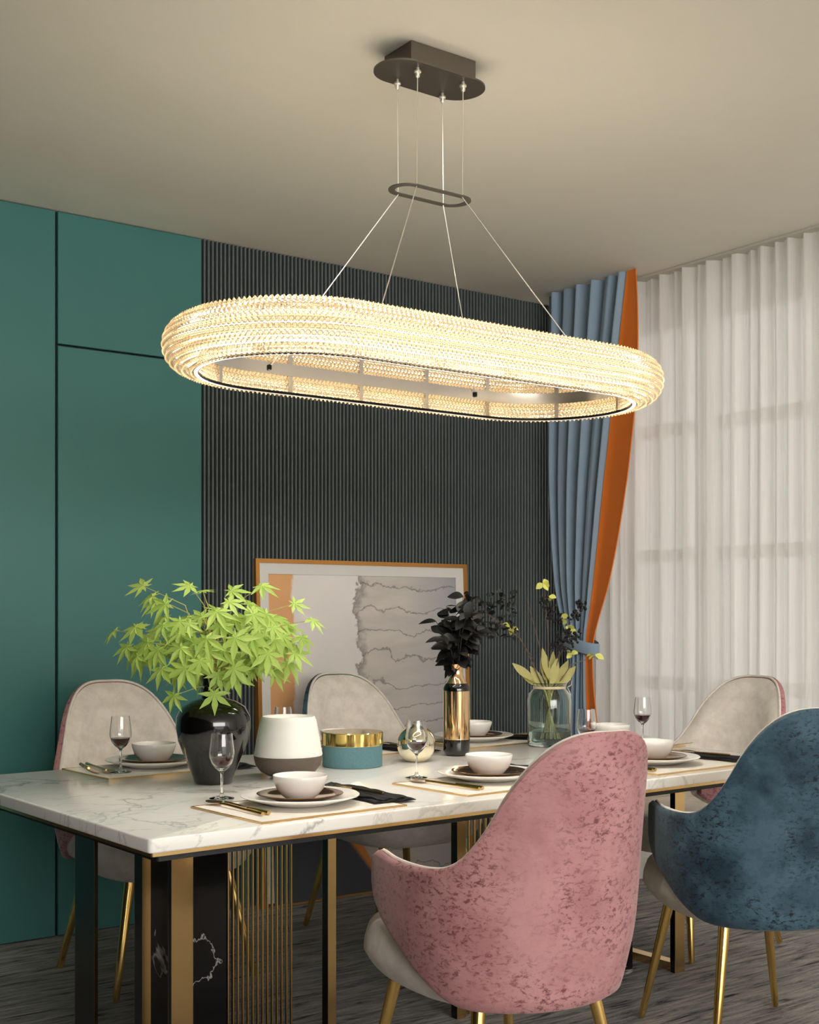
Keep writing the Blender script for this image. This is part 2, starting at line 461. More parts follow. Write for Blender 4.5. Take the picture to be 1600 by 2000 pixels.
def sheer(y0, y1, nf, x0, seed, label):
    t = thing('sheer_curtain', label, 'curtain', (x0, (y0 + y1) / 2, 0), 0, 'white sheer curtains')
    rnd = random.Random(seed); nu = nf * 14; pts = []
    ph = [rnd.uniform(0, 6.28) for _ in range(4)]
    rs = []
    for k in range(21):
        z = .015 + (H - .014 - .015) * k / 20
        row = []
        for i in range(nu + 1):
            u = i / nu
            s_ = 2 * pi * nf * (u + .012 * sin(9 * u + ph[0]))
            w = .020 * sin(s_) + .014 * sin(.53 * s_ + ph[1]) + .008 * sin(2.1 * s_ + ph[2]) + .004 * sin(z * 1.7 + ph[3] + u * 20)
            row.append((w, y0 + (y1 - y0) * u - (y0 + y1) / 2, z))
        rs.append(row)
    MB().rings(rs, (False, False), closed=False).build('sheer_cloth', 'sheer_fabric', t, angle=180)
sheer(4.5, 2.75, 24, 4.26, 3, 'white sheer curtain beside the orange border, behind the end of the table')
sheer(2.73, .75, 24, 4.26, 5, 'white sheer curtain at the right edge of the photo')
m = MB().box(4.22, 4.30, .6, 4.62, H - .012, H - .001)
rail = tag(m.build('curtain_rail', 'wall_paint', smooth=False), 'slim curtain rail on the ceiling above the sheer curtains', 'rail')
# ------------------------------------------------------------------ dining table
TZ = .75
TC = (2.261, 3.130); TR = R(2.2); TL, TW = 2.34, 1.26
tab = thing('dining_table', 'long dining table with white marble top and gold and black marble base', 'table', (TC[0], TC[1], 0), TR)
def tl(x, y):
    dx, dy = x - TC[0], y - TC[1]
    return dx * cos(TR) + dy * sin(TR), -dx * sin(TR) + dy * cos(TR)
MB().slab(rrect(TL, TW, .012, 4), .719, TZ, .005, 3).build('tabletop', 'white_marble', tab)
MB().slab(rrect(TL - .012, TW - .012, .01, 3), .711, .719).build('gold_edge', 'gold', tab)
MB().slab(rrect(TL - .07, TW - .07, .01, 3), .694, .711).build('underside_board', 'black_matte', tab)
def post(x0, x1, y0, y1, nm='leg', z0=0, z1=.694):
    ax, ay = tl((x0 + x1) / 2, (y0 + y1) / 2)
    w, d = (x1 - x0), (y1 - y0)
    if nm == 'rod':
        MB().slab(rrect(w, d, .0015, 2, ax, ay), z0, z1, .001, 1).build(nm, 'gold', tab, smooth=False)
    else:                                   # black-sided flat leg with a gold front and back face
        lg = MB().box(ax - w / 2, ax + w / 2, ay - d / 2 + .002, ay + d / 2 - .002, z0, z1).build(nm, 'black_lacquer', tab, smooth=False)
        for yy in (-d / 2, d / 2 - .0019):
            MB().box(ax - w / 2 + .0004, ax + w / 2 - .0004, ay + yy, ay + yy + .0019, z0 + .0005, z1 - .0005).build('gold_face', 'gold', lg, smooth=False)
def bar(x0, x1, y0, y1, z0, z1, nm, mat='gold'):
    a, b_ = tl((x0 + x1) / 2, (y0 + y1) / 2)
    MB().box(a - (x1 - x0) / 2, a + (x1 - x0) / 2, b_ - (y1 - y0) / 2, b_ + (y1 - y0) / 2, z0, z1).build(nm, mat, tab, smooth=False)
# left base frame
post(1.352, 1.412, 2.85, 2.868)
post(1.338, 1.362, 2.99, 3.035)
post(1.335, 1.346, 3.30, 3.43)
bar(1.335, 1.36, 3.04, 3.30, 0, .02, 'foot_bar')
bar(1.36, 1.40, 2.868, 3.40, .672, .694, 'top_rail')
# black marble slab and screens of gold rods
bar(1.375, 1.60, 3.03, 3.07, 0, .694, 'marble_panel', 'black_marble')
for i in range(14):
    x = 1.603 + i * .0151
    post(x, x + .0045, 3.03, 3.04, 'rod', .03)
bar(1.60, 1.825, 3.02, 3.06, .0, .03, 'foot_bar')
post(1.90, 1.928, 3.0, 3.03)
# right base frame
post(3.262, 3.312, 2.95, 2.972)
bar(3.27, 3.312, 2.972, 3.36, 0, .028, 'foot_bar')
post(3.27, 3.312, 3.34, 3.36)
post(2.36, 2.395, 3.0, 3.03)
for i in range(10):
    x = 2.43 + i * .022
    post(x, x + .007, 3.03, 3.04, 'rod', .03)
bar(2.42, 2.66, 3.02, 3.06, 0, .03, 'foot_bar')
bar(2.68, 3.15, 3.03, 3.07, 0, .694, 'marble_panel', 'black_marble')

# ------------------------------------------------------------------ chairs
TOP = [(0, .972), (.04, .972), (.08, .966), (.12, .948), (.16, .912), (.20, .852), (.24, .766), (.28, .708), (.32, .680), (.36, .672), (.42, .669), (.52, .668), (.62, .668), (.68, .650)]
BOT = [(0, .385), (.24, .386), (.28, .389), (.32, .397), (.36, .418), (.40, .443), (.44, .468), (.48, .492), (.52, .512), (.56, .528), (.60, .546), (.64, .562), (.68, .59)]
LMAX = .68; AX, BY = .285, .245
def plan(l, off):
    """point on the U-shaped plan at arc distance l from the back centre, off = inward offset"""
    s = 1 if l >= 0 else -1; l = abs(l)
    q = .418                                  # length of the quarter ellipse
    if l < q:
        a = l / q * pi / 2
        p = V((AX * sin(a), -BY * cos(a))); nn = V((sin(a) / AX, -cos(a) / BY)).normalized()
    else:
        e = l - q; p = V((AX - .10 * e * e / .04 * .35, e)); nn = V((1, .05)).normalized()
    p = p - nn * off
    return V((p.x * s, p.y))
def shell_pt(l, z, off):
    p = plan(l, off)
    k = 1.0
    if z < .56: k = 1 - .15 * ((.56 - z) / .20) ** 2
    w = max(0, cos(min(abs(l) / .45, 1) * pi / 2))
    lean = .095 * max(0, (z - .45) / .5) ** 1.15 * w
    nar = 1 - .06 * max(0, (z - .62) / .33)
    yk = 1 - (1 - k) * .75
    return (p.x * k * nar, p.y * yk - lean, z)
def panel(off_a, off_b, grow, nl=72, nz=22):
    rs = []
    for i in range(nl + 1):
        l = -LMAX + 2 * LMAX * i / nl
        zt, zb = interp(TOP, abs(l)) - grow, interp(BOT, abs(l)) + grow
        zb = min(zb, zt - .01)
        th = (off_b - off_a)
        fr = [shell_pt(l, zb + (zt - zb) * k / nz, off_a) for k in range(nz + 1)]
        e = []
        bk = []
        for k in range(nz, -1, -1):
            z = zb + (zt - zb) * k / nz
            q = min(1, (zt - z) / .11) if grow else 1
            bk.append(shell_pt(l, z, off_a + th * (.16 + .84 * q * (2 - q))))
        mid_t = shell_pt(l, zt + (.003 if grow else th * .35), off_a + th * (.08 if grow else .5)); mid_b = shell_pt(l, zb - th * .35, (off_a + off_b) / 2)
        rs.append(fr + [mid_t] + bk + [mid_b])
    return MB().rings(rs)
def piping():
    pts = [shell_pt(-LMAX + 2 * LMAX * i / 90, interp(TOP, abs(-LMAX + 2 * LMAX * i / 90)) + .004, .022) for i in range(91)]
    return MB().tube(pts, .0045, 8)
def chair(kind, label, loc, rz, scale):
    t = thing('dining_chair', label, 'chair', loc, rz, 'velvet dining chairs around the table'); t.scale = (scale, (scale + 1) / 2, 1)
    panel(0, .020, 0).build('shell', kind, t, angle=60)
    ln = panel(.022, .060, .006).build('backrest_lining', 'cream_fabric', t, angle=60)
    piping().build('piping', 'cream_fabric', ln)
    # seat cushion
    rs = []
    for k in range(15):
        a = -pi / 2 + pi * k / 14
        z = .425 + (.07 if a > 0 else .062) * sin(a)
        e = .045 * (1 - max(cos(a), 0) ** .6) + (.03 * max(0, -sin(a)))
        ring = []
        for q in range(56):
            th = 2 * pi * q / 56; cx_, sy = cos(th), sin(th)
            ex = .62
            x = (.255 - e) * abs(cx_) ** ex * (1 if cx_ >= 0 else -1)
            y = (.285 - e) * abs(sy) ** ex * (1 if sy >= 0 else -1)
            if y < 0: x *= 1 - .25 * (y / .285) ** 2; y *= .88
            ring.append((x, y + .095, z + (.012 * (1 - (x / .26) ** 2) if a > .8 else 0)))
        rs.append(ring)
    MB().rings(rs).build('seat', 'cream_fabric', t, angle=70)
    for sx, y0, y1 in ((1, .25, .31), (-1, .25, .31), (1, -.08, -.15), (-1, -.08, -.15)):
        p0, p1 = V((sx * .155, y0, .385)), V((sx * .225, y1, .0035))
        m_ = MB().tube([p0, p0.lerp(p1, .5), p0.lerp(p1, .985), p1], [.0165, .0130, .0098, .0075], 14)
        lg = m_.build('leg', 'brass_leg', t)
    return t
chair('pink_velvet', 'pink velvet dining chair with its back to the camera, in front of the table', (1.893, 2.195, 0), R(-4), 1.0)
chair('blue_velvet', 'dark blue velvet dining chair at the right edge with its back to the camera', (2.91, 2.31, 0), R(-22), 1.0)
chair('pink_velvet', 'cream-lined chair with pink shell before the green cabinet behind the black vase', (1.84, 4.08, 0), R(180), 1.1)
chair('blue_velvet', 'cream-lined chair with teal shell edge standing before the leaning artwork', (2.84, 4.09, 0), R(180), 1.12)
chair('pink_velvet', 'cream-lined chair with pink shell at the far table end before the sheer curtain', (3.715, 3.235, 0), R(90), 1.1)

# ------------------------------------------------------------------ chandelier
CX, CY = 2.098, 2.786
ch = thing('chandelier', 'large lit oval crystal ring chandelier hanging over the dining table', 'chandelier', (CX, CY, 1.898))
SA, SR, HZ = .415, .262, .063         # straight half length, inner radius, half height
def ring_frames(n, r):
    per = 4 * SA + 2 * pi * r; res = []
    for i in range(n):
        s_ = per * i / n
        if s_ < 2 * SA: p, nn = V((-SA + s_, -r)), V((0, -1))
        elif s_ < 2 * SA + pi * r:
            a = -pi / 2 + (s_ - 2 * SA) / r; nn = V((cos(a), sin(a))); p = V((SA, 0)) + nn * r
        elif s_ < 4 * SA + pi * r: p, nn = V((SA - (s_ - 2 * SA - pi * r), r)), V((0, 1))
        else:
            a = pi / 2 + (s_ - 4 * SA - pi * r) / r; nn = V((cos(a), sin(a))); p = V((-SA, 0)) + nn * r
        res.append((p, nn))
    return res
def sweep(prof, n=140):
    rs = []
    for p, nn in ring_frames(n, SR):
        rs.append([(p.x + nn.x * o, p.y + nn.y * o, z) for o, z in prof])
    rs.append(rs[0]); return MB().rings(rs, (False, False))
BUL = .082
core = [(.012 + .052 * cos(a), .036 * sin(a)) for a in [-pi / 2 + pi * k / 14 for k in range(15)]] + [(.006, .036), (.006, -.036)]
lc = sweep(core).build('lamp_body', 'led_core', ch)
for a0 in (-.62, -.05, .55):
    q = [(.012 + (.052 + e) * cos(a_), (.036 + e) * sin(a_)) for e, a_ in ((.001, a0 - .09), (.004, a0 - .09), (.004, a0 + .09), (.001, a0 + .09))]
    sweep(q).build('led_tape', 'led_tape', lc)
band = [(-.009, -.0165), (.004, -.0165), (.004, .0165), (-.009, .0165)]
tag(sweep(band).build('inner_band', 'steel', ch), 'brushed steel inner band')
for z in (.058,):
    sweep([(-.004, z), (.010, z), (.010, z + .003), (-.004, z + .003)]).build('rim', 'steel', ch)
def bead(mb, c, nrm, tan, r, hgt):
    b_ = nrm.cross(tan)
    vs = [c + nrm * hgt, c - nrm * hgt * .8]
    for k in range(6): a = pi / 3 * k; vs.append(c + r * (cos(a) * tan + sin(a) * b_))
    fs = []
    for k in range(6): a, b2 = 2 + k, 2 + (k + 1) % 6; fs += [(0, a, b2), (1, b2, a)]
    mb.add(vs, fs)
m = MB(); rowsN = 13
for j in range(rowsN):
    a = -pi / 2 * 1.0 + pi * (j + .5) / rowsN
    o, z = BUL * cos(a) ** .8, HZ * sin(a)
    nrm2 = V((cos(a) / BUL, sin(a) / HZ)).normalized()
    n = int((4 * SA + 2 * pi * (SR + o)) / .0138)
    fr = ring_frames(n * 2, SR + o)
    for i in range(n):
        p, nn = fr[i * 2 + (j % 2)]
        nrm = V((nn.x * nrm2.x, nn.y * nrm2.x, nrm2.y)); tan = V((-nn.y, nn.x, 0))
        bead(m, V((p.x, p.y, z)), nrm, tan, .0080, .0085)
tag(m.build('crystal_beads', 'crystal', ch, smooth=False), kind='stuff')
m = MB()
for z in (-.055, -.044, -.033, -.023, .023, .033, .044, .055):
    n = int((4 * SA + 2 * pi * SR) / .0125)
    fr = ring_frames(n * 2, SR - .001)
    for i in range(n):
        p, nn = fr[i * 2 + (int(abs(z) * 100) % 2)]
        bead(m, V((p.x, p.y, z)), V((-nn.x, -nn.y, 0)), V((-nn.y, nn.x, 0)), .0070, .005)
tag(m.build('inner_beads', 'crystal', ch, smooth=False), kind='stuff')
fr = ring_frames(14, SR)
for p, nn in fr:
    tan = V((-nn.y, nn.x)); m = MB()
    vs = []
    for z in (-.061, .061):
        for o, w in ((-.008, -.006), (-.008, .006), (.006, .006), (.006, -.006)):
            q = p + nn * o + tan * w; vs.append((q.x, q.y, z))
    m.add(vs, [(0, 1, 2, 3), (4, 5, 6, 7), (0, 1, 5, 4), (1, 2, 6, 5), (2, 3, 7, 6), (3, 0, 4, 7)])
    m.build('clip', 'steel', ch, smooth=False)
# added light strips, out of view: upper rim brightens the ceiling, lower rim the table
sweep([(.0, .0615), (.024, .0615), (.024, .062), (.0, .062)]).build('added_led_strip', 'added_led_strip', ch)
g = N('added_downlight'); g.set(Base_Color=(1, .9, .7, 1), Emission_Color=(1, .95, .88, 1), Emission_Strength=118); MAT['added_downlight'] = g.m
sweep([(.000, -.0624), (.007, -.0624), (.007, -.0630), (.000, -.0630)]).build('added_led_strip', 'added_downlight', ch)
for o1, o2 in ((-.0025, -.0003), (.0073, .0090)):  # dark lips added to hide the lower strip and narrow its light
    sweep([(o1, -.0672), (o2, -.0672), (o2, -.0600), (o1, -.0600)]).build('rim', 'dark_metal', ch)
# canopy, cables, small spreader
zc = H - 1.898
can = MB().box(-.11, .11, -.062, .062, zc - .055, zc - .001).build('canopy_box', 'bronze_steel', ch, smooth=False)
MB().slab(stadium(.095, .078), zc - .061, zc - .056).build('canopy_plate', 'bronze_steel', ch)
m = MB(); zs = 2.372 - 1.898
o_, i_ = stadium(.078, .052), stadium(.078, .034)
vs = [(x, y, z) for z in (zs, zs + .003) for L in (o_, i_) for x, y in L]; n = len(o_); fs = []
for i in range(n):
    j = (i + 1) % n
    fs += [(i, j, n + j, n + i), (2*n + i, 3*n + i, 3*n + j, 2*n + j), (i, 2*n + i, 2*n + j, j), (n + i, n + j, 3*n + j, 3*n + i)]
m.add(vs, fs).build('spreader', 'bronze_steel', ch, smooth=False)
for sx, sy in ((-1, -1), (-1, 1), (1, -1), (1, 1)):
    top = V((sx * .078, sy * .047, zc - .061)); mid = V((sx * .078, sy * .043, zs)); end = V((sx * .363, sy * .251, .0))
    cb = MB().tube([top, mid, end], .0016, 6).build('cable', 'cable', ch)
    MB().lathe([(.002, -.028), (.006, -.024), (.007, -.016), (.010, -.013), (.010, -.009), (.005, -.007), (.005, 0)], 12, top).build('cable_gripper', 'cable', cb)
    MB().lathe([(.003, -.008), (.006, -.006), (.006, .006), (.003, .008)], 10, end).build('cable_stop', 'dark_metal', cb)

# ------------------------------------------------------------------ tableware
PR = .146
def plate_mesh(r, h, t=.004):
    return MB().lathe([(.001, .0), (r * .55, 0), (r * .62, .004), (r * .80, h * .55), (r, h), (r + .001, h + .002), (r - .002, h + t), (r * .80, h * .55 + t), (r * .60, .004 + t), (.001, t)], 56)
def bowl_mesh():
    return MB().lathe([(.001, 0), (.034, 0), (.043, .006), (.058, .024), (.066, .046), (.0675, .056), (.0665, .0575), (.064, .056), (.062, .045), (.054, .026), (.040, .010), (.001, .006)], 56)
def glass_prof():
    out = [(.001, .0), (.031, 0), (.032, .002), (.020, .005), (.007, .009), (.0035, .018), (.0032, .060), (.005, .068), (.016, .077), (.026, .090), (.0315, .106), (.0318, .118), (.029, .142), (.0265, .165)]
    inn = [(.0255, .165), (.0280, .142), (.0306, .118), (.0303, .106), (.0248, .091), (.0148, .0785), (.001, .073)]
    return out + inn
def wineglass():
    t = thing('wine_glass', '', 'wine glass')
    MB().lathe(glass_prof(), 40).build('glass', 'clear_glass', t, angle=60)
    tag(MB().lathe([(.001, .0742), (.0140, .0795), (.0240, .0922), (.0272, .1005), (.0272, .1010), (.001, .1010)], 36).build('wine', 'wine', t, angle=50), 'dark red wine')
    return t
def spoon():
    t = thing('spoon', '', 'spoon')
    m_ = MB(); rs = []
    for k in range(13):
        u = k / 12; w = .0205 * sin(pi * min(max(u, .03), .97)) ** .7 * (1.05 - .2 * u)
        y = .075 + .062 * u
        rs.append([(w * cos(a), y, .004 + .0035 * (w / .02) * -abs(sin(a)) * .9 * (1 if sin(a) < 0 else .6) + .003) for a in [2 * pi * q / 16 for q in range(16)]])
    m_.rings(rs); m_.build('spoon_bowl', 'bronze_cutlery', t)
    MB().tube([(0, .078, .0055), (0, .04, .006), (0, -.06, .005), (0, -.125, .0045)], [.003, .0032, .0036, .0045], 8).build('handle', 'bronze_cutlery', t)
    return t
def knife():
    t = thing('knife', '', 'knife')
    MB().slab([(-.0045, -.02), (.0045, -.02), (.0085, .03), (.0075, .09), (.002, .115), (-.0045, .10)], .0015, .0035).build('blade', 'bronze_cutlery', t, smooth=False)
    MB().tube([(0, -.015, .004), (0, -.05, .0045), (0, -.12, .0045)], [.0035, .004, .005], 8).build('handle', 'bronze_cutlery', t)
    return t
def fork():
    t = thing('fork', '', 'fork')
    MB().slab([(-.009, .05), (-.004, .03), (.004, .03), (.009, .05), (.009, .075), (-.009, .075)], .002, .004).build('fork_head', 'bronze_cutlery', t, smooth=False)
    for k in range(4):
        x = -.0078 + k * .0052
        MB().box(x - .0012, x + .0012, .074, .115, .002, .004).build('tine', 'bronze_cutlery', t, smooth=False)
    MB().tube([(0, .032, .003), (0, -.05, .0038), (0, -.10, .0038)], [.0028, .0034, .0042], 8).build('handle', 'bronze_cutlery', t)
    return t
def napkin():
    t = thing('napkin', '', 'napkin'); rs = []
    m_ = MB()
    for lay, (w, l, z) in enumerate(((.125, .36, .0), (.095, .34, .004))):
        nx, ny = 10, 24; top = []; 
        for i in range(ny + 1):
            row = []
            for k in range(nx + 1):
                x = (k / nx - .5) * w * (1 - .08 * (i / ny)); y = (i / ny - .5) * l
                hh = z + .004 + .0022 * sin(k * 1.7 + i * .25 + lay) + .0015 * sin(i * .8)
                row.append((x + .004 * sin(i * .5), y, hh))
            bot = [(p[0], p[1], z + .0005) for p in row[::-1]]
            top.append(row + bot)
        m_.rings(top)
    m_.build('napkin_cloth', 'napkin_black', t)
    return t
def placemat():
    t = thing('placemat', '', 'placemat')
    MB().slab(rrect(.414, .304, .004, 2), 0, .0035).build('mat', 'placemat_white', t, smooth=False)
    m_ = MB(); w, d, e = .423, .313, .0045
    for x0, x1, y0, y1 in ((-w/2, w/2, -d/2, -d/2 + e), (-w/2, w/2, d/2 - e, d/2), (-w/2, -w/2 + e, -d/2 + e, d/2 - e), (w/2 - e, w/2, -d/2 + e, d/2 - e)):
        m_.box(x0, x1, y0, y1, 0, .0045)
    m_.build('gold_border', 'gold', t, smooth=False)
    return t
proto = {}
def make(kind, fn, x, y, z, rz, label, group):
    if kind not in proto:
        o = fn(); proto[kind] = o
    else: o = dup(proto[kind], (0, 0, 0), 0, '')
    o.location = (x, y, z); o.rotation_euler = (0, 0, rz); o['label'] = label; o['group'] = group
    return o
def single(name, cat, fn, mat):
    def f():
        o = fn().build(name, mat, angle=60); o['category'] = cat; return o
    return f
def place(x, y, rz, who, glass_at, cut_at, nap_at, cut_rz, fork_at=None, mats=True, mat_off=(0, 0)):
    make('mat', placemat, x + mat_off[0], y + mat_off[1], TZ, rz, 'white gold-edged placemat under the plates ' + who, 'placemats on the dining table')
    zb = TZ + .0048
    make('plate', single('dinner_plate', 'plate', lambda: plate_mesh(PR, .020), 'porcelain'), x, y, zb, 0, 'large white dinner plate ' + who, 'white dinner plates')
    make('cplate', single('side_plate', 'plate', lambda: plate_mesh(.106, .016, .003), 'copper_glaze'), x, y, zb + .0075, 0, 'copper-brown plate under the bowl ' + who, 'copper plates')
    make('bowl', single('bowl', 'bowl', bowl_mesh, 'porcelain'), x, y, zb + .0125, 0, 'white bowl on a copper plate ' + who, 'white bowls')
    if glass_at: make('glass', wineglass, *glass_at, TZ + .0047, 0, 'wine glass with a little red wine ' + who, 'wine glasses')
    if cut_at:
        cx_, cy_ = cut_at; c_, s_ = cos(cut_rz), sin(cut_rz)
        make('spoon', spoon, cx_ - .012 * c_, cy_ - .012 * s_, TZ + .0047, cut_rz, 'bronze spoon beside the plates ' + who, 'spoons')
        make('knife', knife, cx_ + .014 * c_, cy_ + .014 * s_, TZ + .0047, cut_rz - .05, 'bronze knife beside the plates ' + who, 'knives')
    if nap_at:
        nx, ny, nr = nap_at
        make('napkin', napkin, nx, ny, TZ + .0047, nr, 'folded black napkin beside the plates ' + who, 'black napkins')
        make('fork', fork, nx - .006, ny - .02, TZ + .0148, nr + .08, 'bronze fork on the black napkin ' + who, 'forks')
a = R(3.6)
place(1.62, 2.685, a, 'at the near left corner of the table', (1.497, 2.862), (1.455, 2.69), (1.825, 2.74, -.03), .03, mat_off=(-.02, -.03))
place(2.29, 2.765, a, 'just left of the pink chair', (2.135, 2.900), (2.115, 2.725), (2.50, 2.79, -.03), .13, mat_off=(-.05, -.05))
place(2.955, 2.765, a, 'between the pink and the blue chair', (2.815, 2.915), (2.79, 2.73), (3.215, 2.80, .06), .05, mat_off=(.0, -.04))
place(1.655, 3.61, a, 'left of the black vase', (1.508, 3.52), (1.472, 3.63), (1.83, 3.58, .03), R(180) - .1, mat_off=(-.03, -.035))
place(2.355, 3.64, a, 'behind the gold-lidded box', (2.09, 3.57), (2.18, 3.62), (2.555, 3.60, .03), R(180), mat_off=(-.02, -.02))
place(2.95, 3.65, a, 'behind the gold bottle', None, (2.755, 3.62), (3.14, 3.64, .45), R(180) + .25, mat_off=(.0, -.03))
pe = 3.30, 3.29
place(3.275, 3.265, R(90) + TR, 'at the far end of the table', (3.385, 3.215), None, None, 0, mat_off=(.0, .0))
make('knife', knife, 3.40, 3.085, TZ + .0047, R(-85), 'bronze knife at the right rim of the far placemat', 'knives')

# ------------------------------------------------------------------ centrepieces
def lathe_thing(name, label, cat, loc, parts):
    t = thing(name, label, cat, loc)
    for pn, prof, mat, lab in parts:
        o = MB().lathe(prof, 56).build(pn, mat, t, angle=50)
        if lab: o['label'] = lab
    return t
VX, VY = 1.635, 3.176
lathe_thing('vase', 'bulbous glossy black vase holding the maple branches', 'vase', (VX, VY, TZ + .0005), [
    ('body', [(.001, 0), (.050, 0), (.054, .004), (.062, .03), (.080, .075), (.098, .12), (.1045, .155), (.102, .185), (.088, .212), (.062, .228), (.040, .234), (.034, .238)], 'black_gloss', None),
    ('neck', [(.034, .236), (.031, .250), (.031, .285), (.034, .300), (.032, .301), (.028, .285), (.028, .250), (.001, .246)], 'black_gloss', None)])
lathe_thing('pot', 'white ceramic pot with brown base between the vase and the gold-lidded box', 'pot', (1.878, 3.179, TZ + .0005), [
    ('base', [(.001, 0), (.045, 0), (.060, .004), (.080, .016), (.094, .034), (.099, .052), (.0995, .061), (.001, .061)], 'brown_ceramic', 'dark brown ribbed base'),
    ('body', [(.001, .0615), (.0985, .0615), (.0995, .066), (.097, .075), (.092, .11), (.082, .160), (.0775, .172), (.074, .1745), (.070, .172), (.068, .165), (.001, .160)], 'white_ceramic', None)])
t = thing('lidded_box', 'round teal box with a shiny gold lid on the table', 'box', (2.171, 3.285, TZ + .0005))
MB().lathe([(.001, 0), (.091, 0), (.093, .002), (.093, .066), (.001, .066)], 60).build('box_body', 'teal_fabric', t, angle=50)
MB().lathe([(.001, .0662), (.0945, .0662), (.095, .067), (.095, .104), (.093, .1065), (.001, .1075)], 60).build('lid', 'bright_gold', t, angle=30)
lathe_thing('round_ornament', 'shiny pale gold ball ornament behind a wine glass', 'ornament', (2.40, 3.262, TZ + .0005), [
    ('ball', [(.001, 0)] + [(.0615 * cos(a_), .055 + .0615 * sin(a_)) for a_ in [-1.108 + (1.108 + 1.25) * k / 22 for k in range(23)]] + [(.018, .118), (.001, .119)], 'silver_gold', None)])
BX, BY_ = 2.613, 3.324
lathe_thing('bottle_vase', 'slim gold bottle vase with black bands holding the black foliage', 'vase', (BX, BY_, TZ + .0005), [
    ('base_band', [(.001, 0), (.034, 0), (.042, .006), (.044, .018), (.0445, .054), (.001, .054)], 'black_gloss', 'black lower band'),
    ('body', [(.001, .0542), (.0445, .0542), (.0448, .06), (.0448, .215), (.001, .216)], 'rose_gold', None),
    ('collar_band', [(.001, .2162), (.0447, .2162), (.0445, .226), (.040, .236), (.036, .240), (.001, .240)], 'black_gloss', 'black shoulder band'),
    ('neck', [(.036, .2402), (.028, .252), (.022, .268), (.020, .285), (.024, .300), (.0255, .304), (.022, .304), (.0175, .286), (.001, .27)], 'rose_gold', None)])
JX, JY = 3.075, 3.375
jar = thing('glass_jar', 'greenish clear glass jar holding leaves and berry twigs', 'jar', (JX, JY, TZ + .0005))
MB().lathe([(.001, 0), (.070, 0), (.0765, .005), (.0785, .014), (.0785, .165), (.074, .185), (.062, .200), (.056, .206), (.055, .213), (.060, .222), (.058, .224),
            (.052, .213), (.053, .205), (.060, .197), (.0715, .182), (.0758, .163), (.0758, .016), (.072, .009), (.001, .006)], 56).build('jar_glass', 'green_glass', jar, angle=50)
MB().lathe([(.001, .0072), (.071, .0095), (.0752, .017), (.0752, .052), (.001, .052)], 48).build('water', 'water', jar, angle=40)
m = MB()
for k in range(3): m.tube([(.0575 * cos(q), .0575 * sin(q), .2055 + .003 * k) for q in [2 * pi * i / 40 for i in range(41)]], .0018, 6)
pts = [V((.056, -.02, .209)), V((.062, -.028, .225)), V((.075, -.03, .236)), V((.082, -.03, .228)), V((.078, -.03, .214)), V((.064, -.025, .207)), V((.074, -.028, .19)), V((.078, -.03, .176))]
m.tube(pts, .0018, 6); m.build('twine_tie', 'twine', jar)

# ------------------------------------------------------------------ plants
def frame_to(nrm, tip):
    nrm = nrm.normalized(); tip = (tip - nrm * tip.dot(nrm)).normalized(); side = tip.cross(nrm)
    return side, tip, nrm
def maple_leaf(mb, c, nrm, tip, s, rnd):
    sx, ty, nz = frame_to(nrm, tip)
    angs = [-140, -92, -46, 0, 46, 92, 140]; lens = [.42, .74, .95, 1.0, .95, .74, .42]
    def P(r, a, dz): return c + s * (r * sin(R(a)) * sx + r * cos(R(a)) * ty + dz * nz)
    vs = [c]; fs = []; dr_ = rnd.uniform(.10, .34); out = []
    for i, (a, L) in enumerate(zip(angs, lens)):
        w = 17
        if i == 0: out.append(P(.14, a - 30, 0))
        out.append(P(.50 * L, a - w, -.05)); out.append(P(L, a + rnd.uniform(-4, 4), -dr_ * L)); out.append(P(.50 * L, a + w, -.05))
        if i < 6: out.append(P(.27, (a + angs[i + 1]) / 2, .01))
        else: out.append(P(.14, a + 30, 0))
    vs += out; n = len(out)
    for i in range(n): fs.append((0, 1 + i, 1 + (i + 1) % n))
    mb.add(vs, fs)
rnd = random.Random(21)
mp = thing('maple_branches', 'bushy lime-green maple branches standing in the black vase', 'plant', (VX, VY, TZ + .25))
leaves, stems = MB(), MB()
cr, sr = .8086, .5884
def cam_off(rx, dz, dep):       # right, up, depth offsets in the room for this viewpoint-independent cluster
    return V((rx * cr + dep * sr, -rx * sr + dep * cr, dz))
centre = V((0, 0, .13))
spots = []
tries = 0
while len(spots) < 124 and tries < 20000:
    tries += 1
    d = V((rnd.gauss(0, 1), rnd.gauss(0, 1), rnd.gauss(0, .8)))
    d.normalize(); rr = rnd.uniform(.45, 1.0)
    p = V((d.x * .245 * rr, d.y * .245 * rr, .145 + d.z * (.155 if d.z > 0 else .13) * rr))
    if p.z < .03 and sqrt(p.x ** 2 + p.y ** 2) < .07: continue
    if p.z > .22 and rnd.random() < .35: continue
    if any((p - q).length < .038 for q in spots): continue
    spots.append(p)
spots += [cam_off(.278, .205, -.02), cam_off(.245, .155, .02), cam_off(.225, .25, .0), cam_off(-.275, .175, 0), cam_off(-.235, .13, -.03), cam_off(-.20, .30, .02), cam_off(-.17, .27, 0),
          cam_off(-.06, .30, -.03), cam_off(.05, .285, 0), cam_off(.13, .30, .03), cam_off(.02, .005, -.11), cam_off(-.09, .0, -.10)]
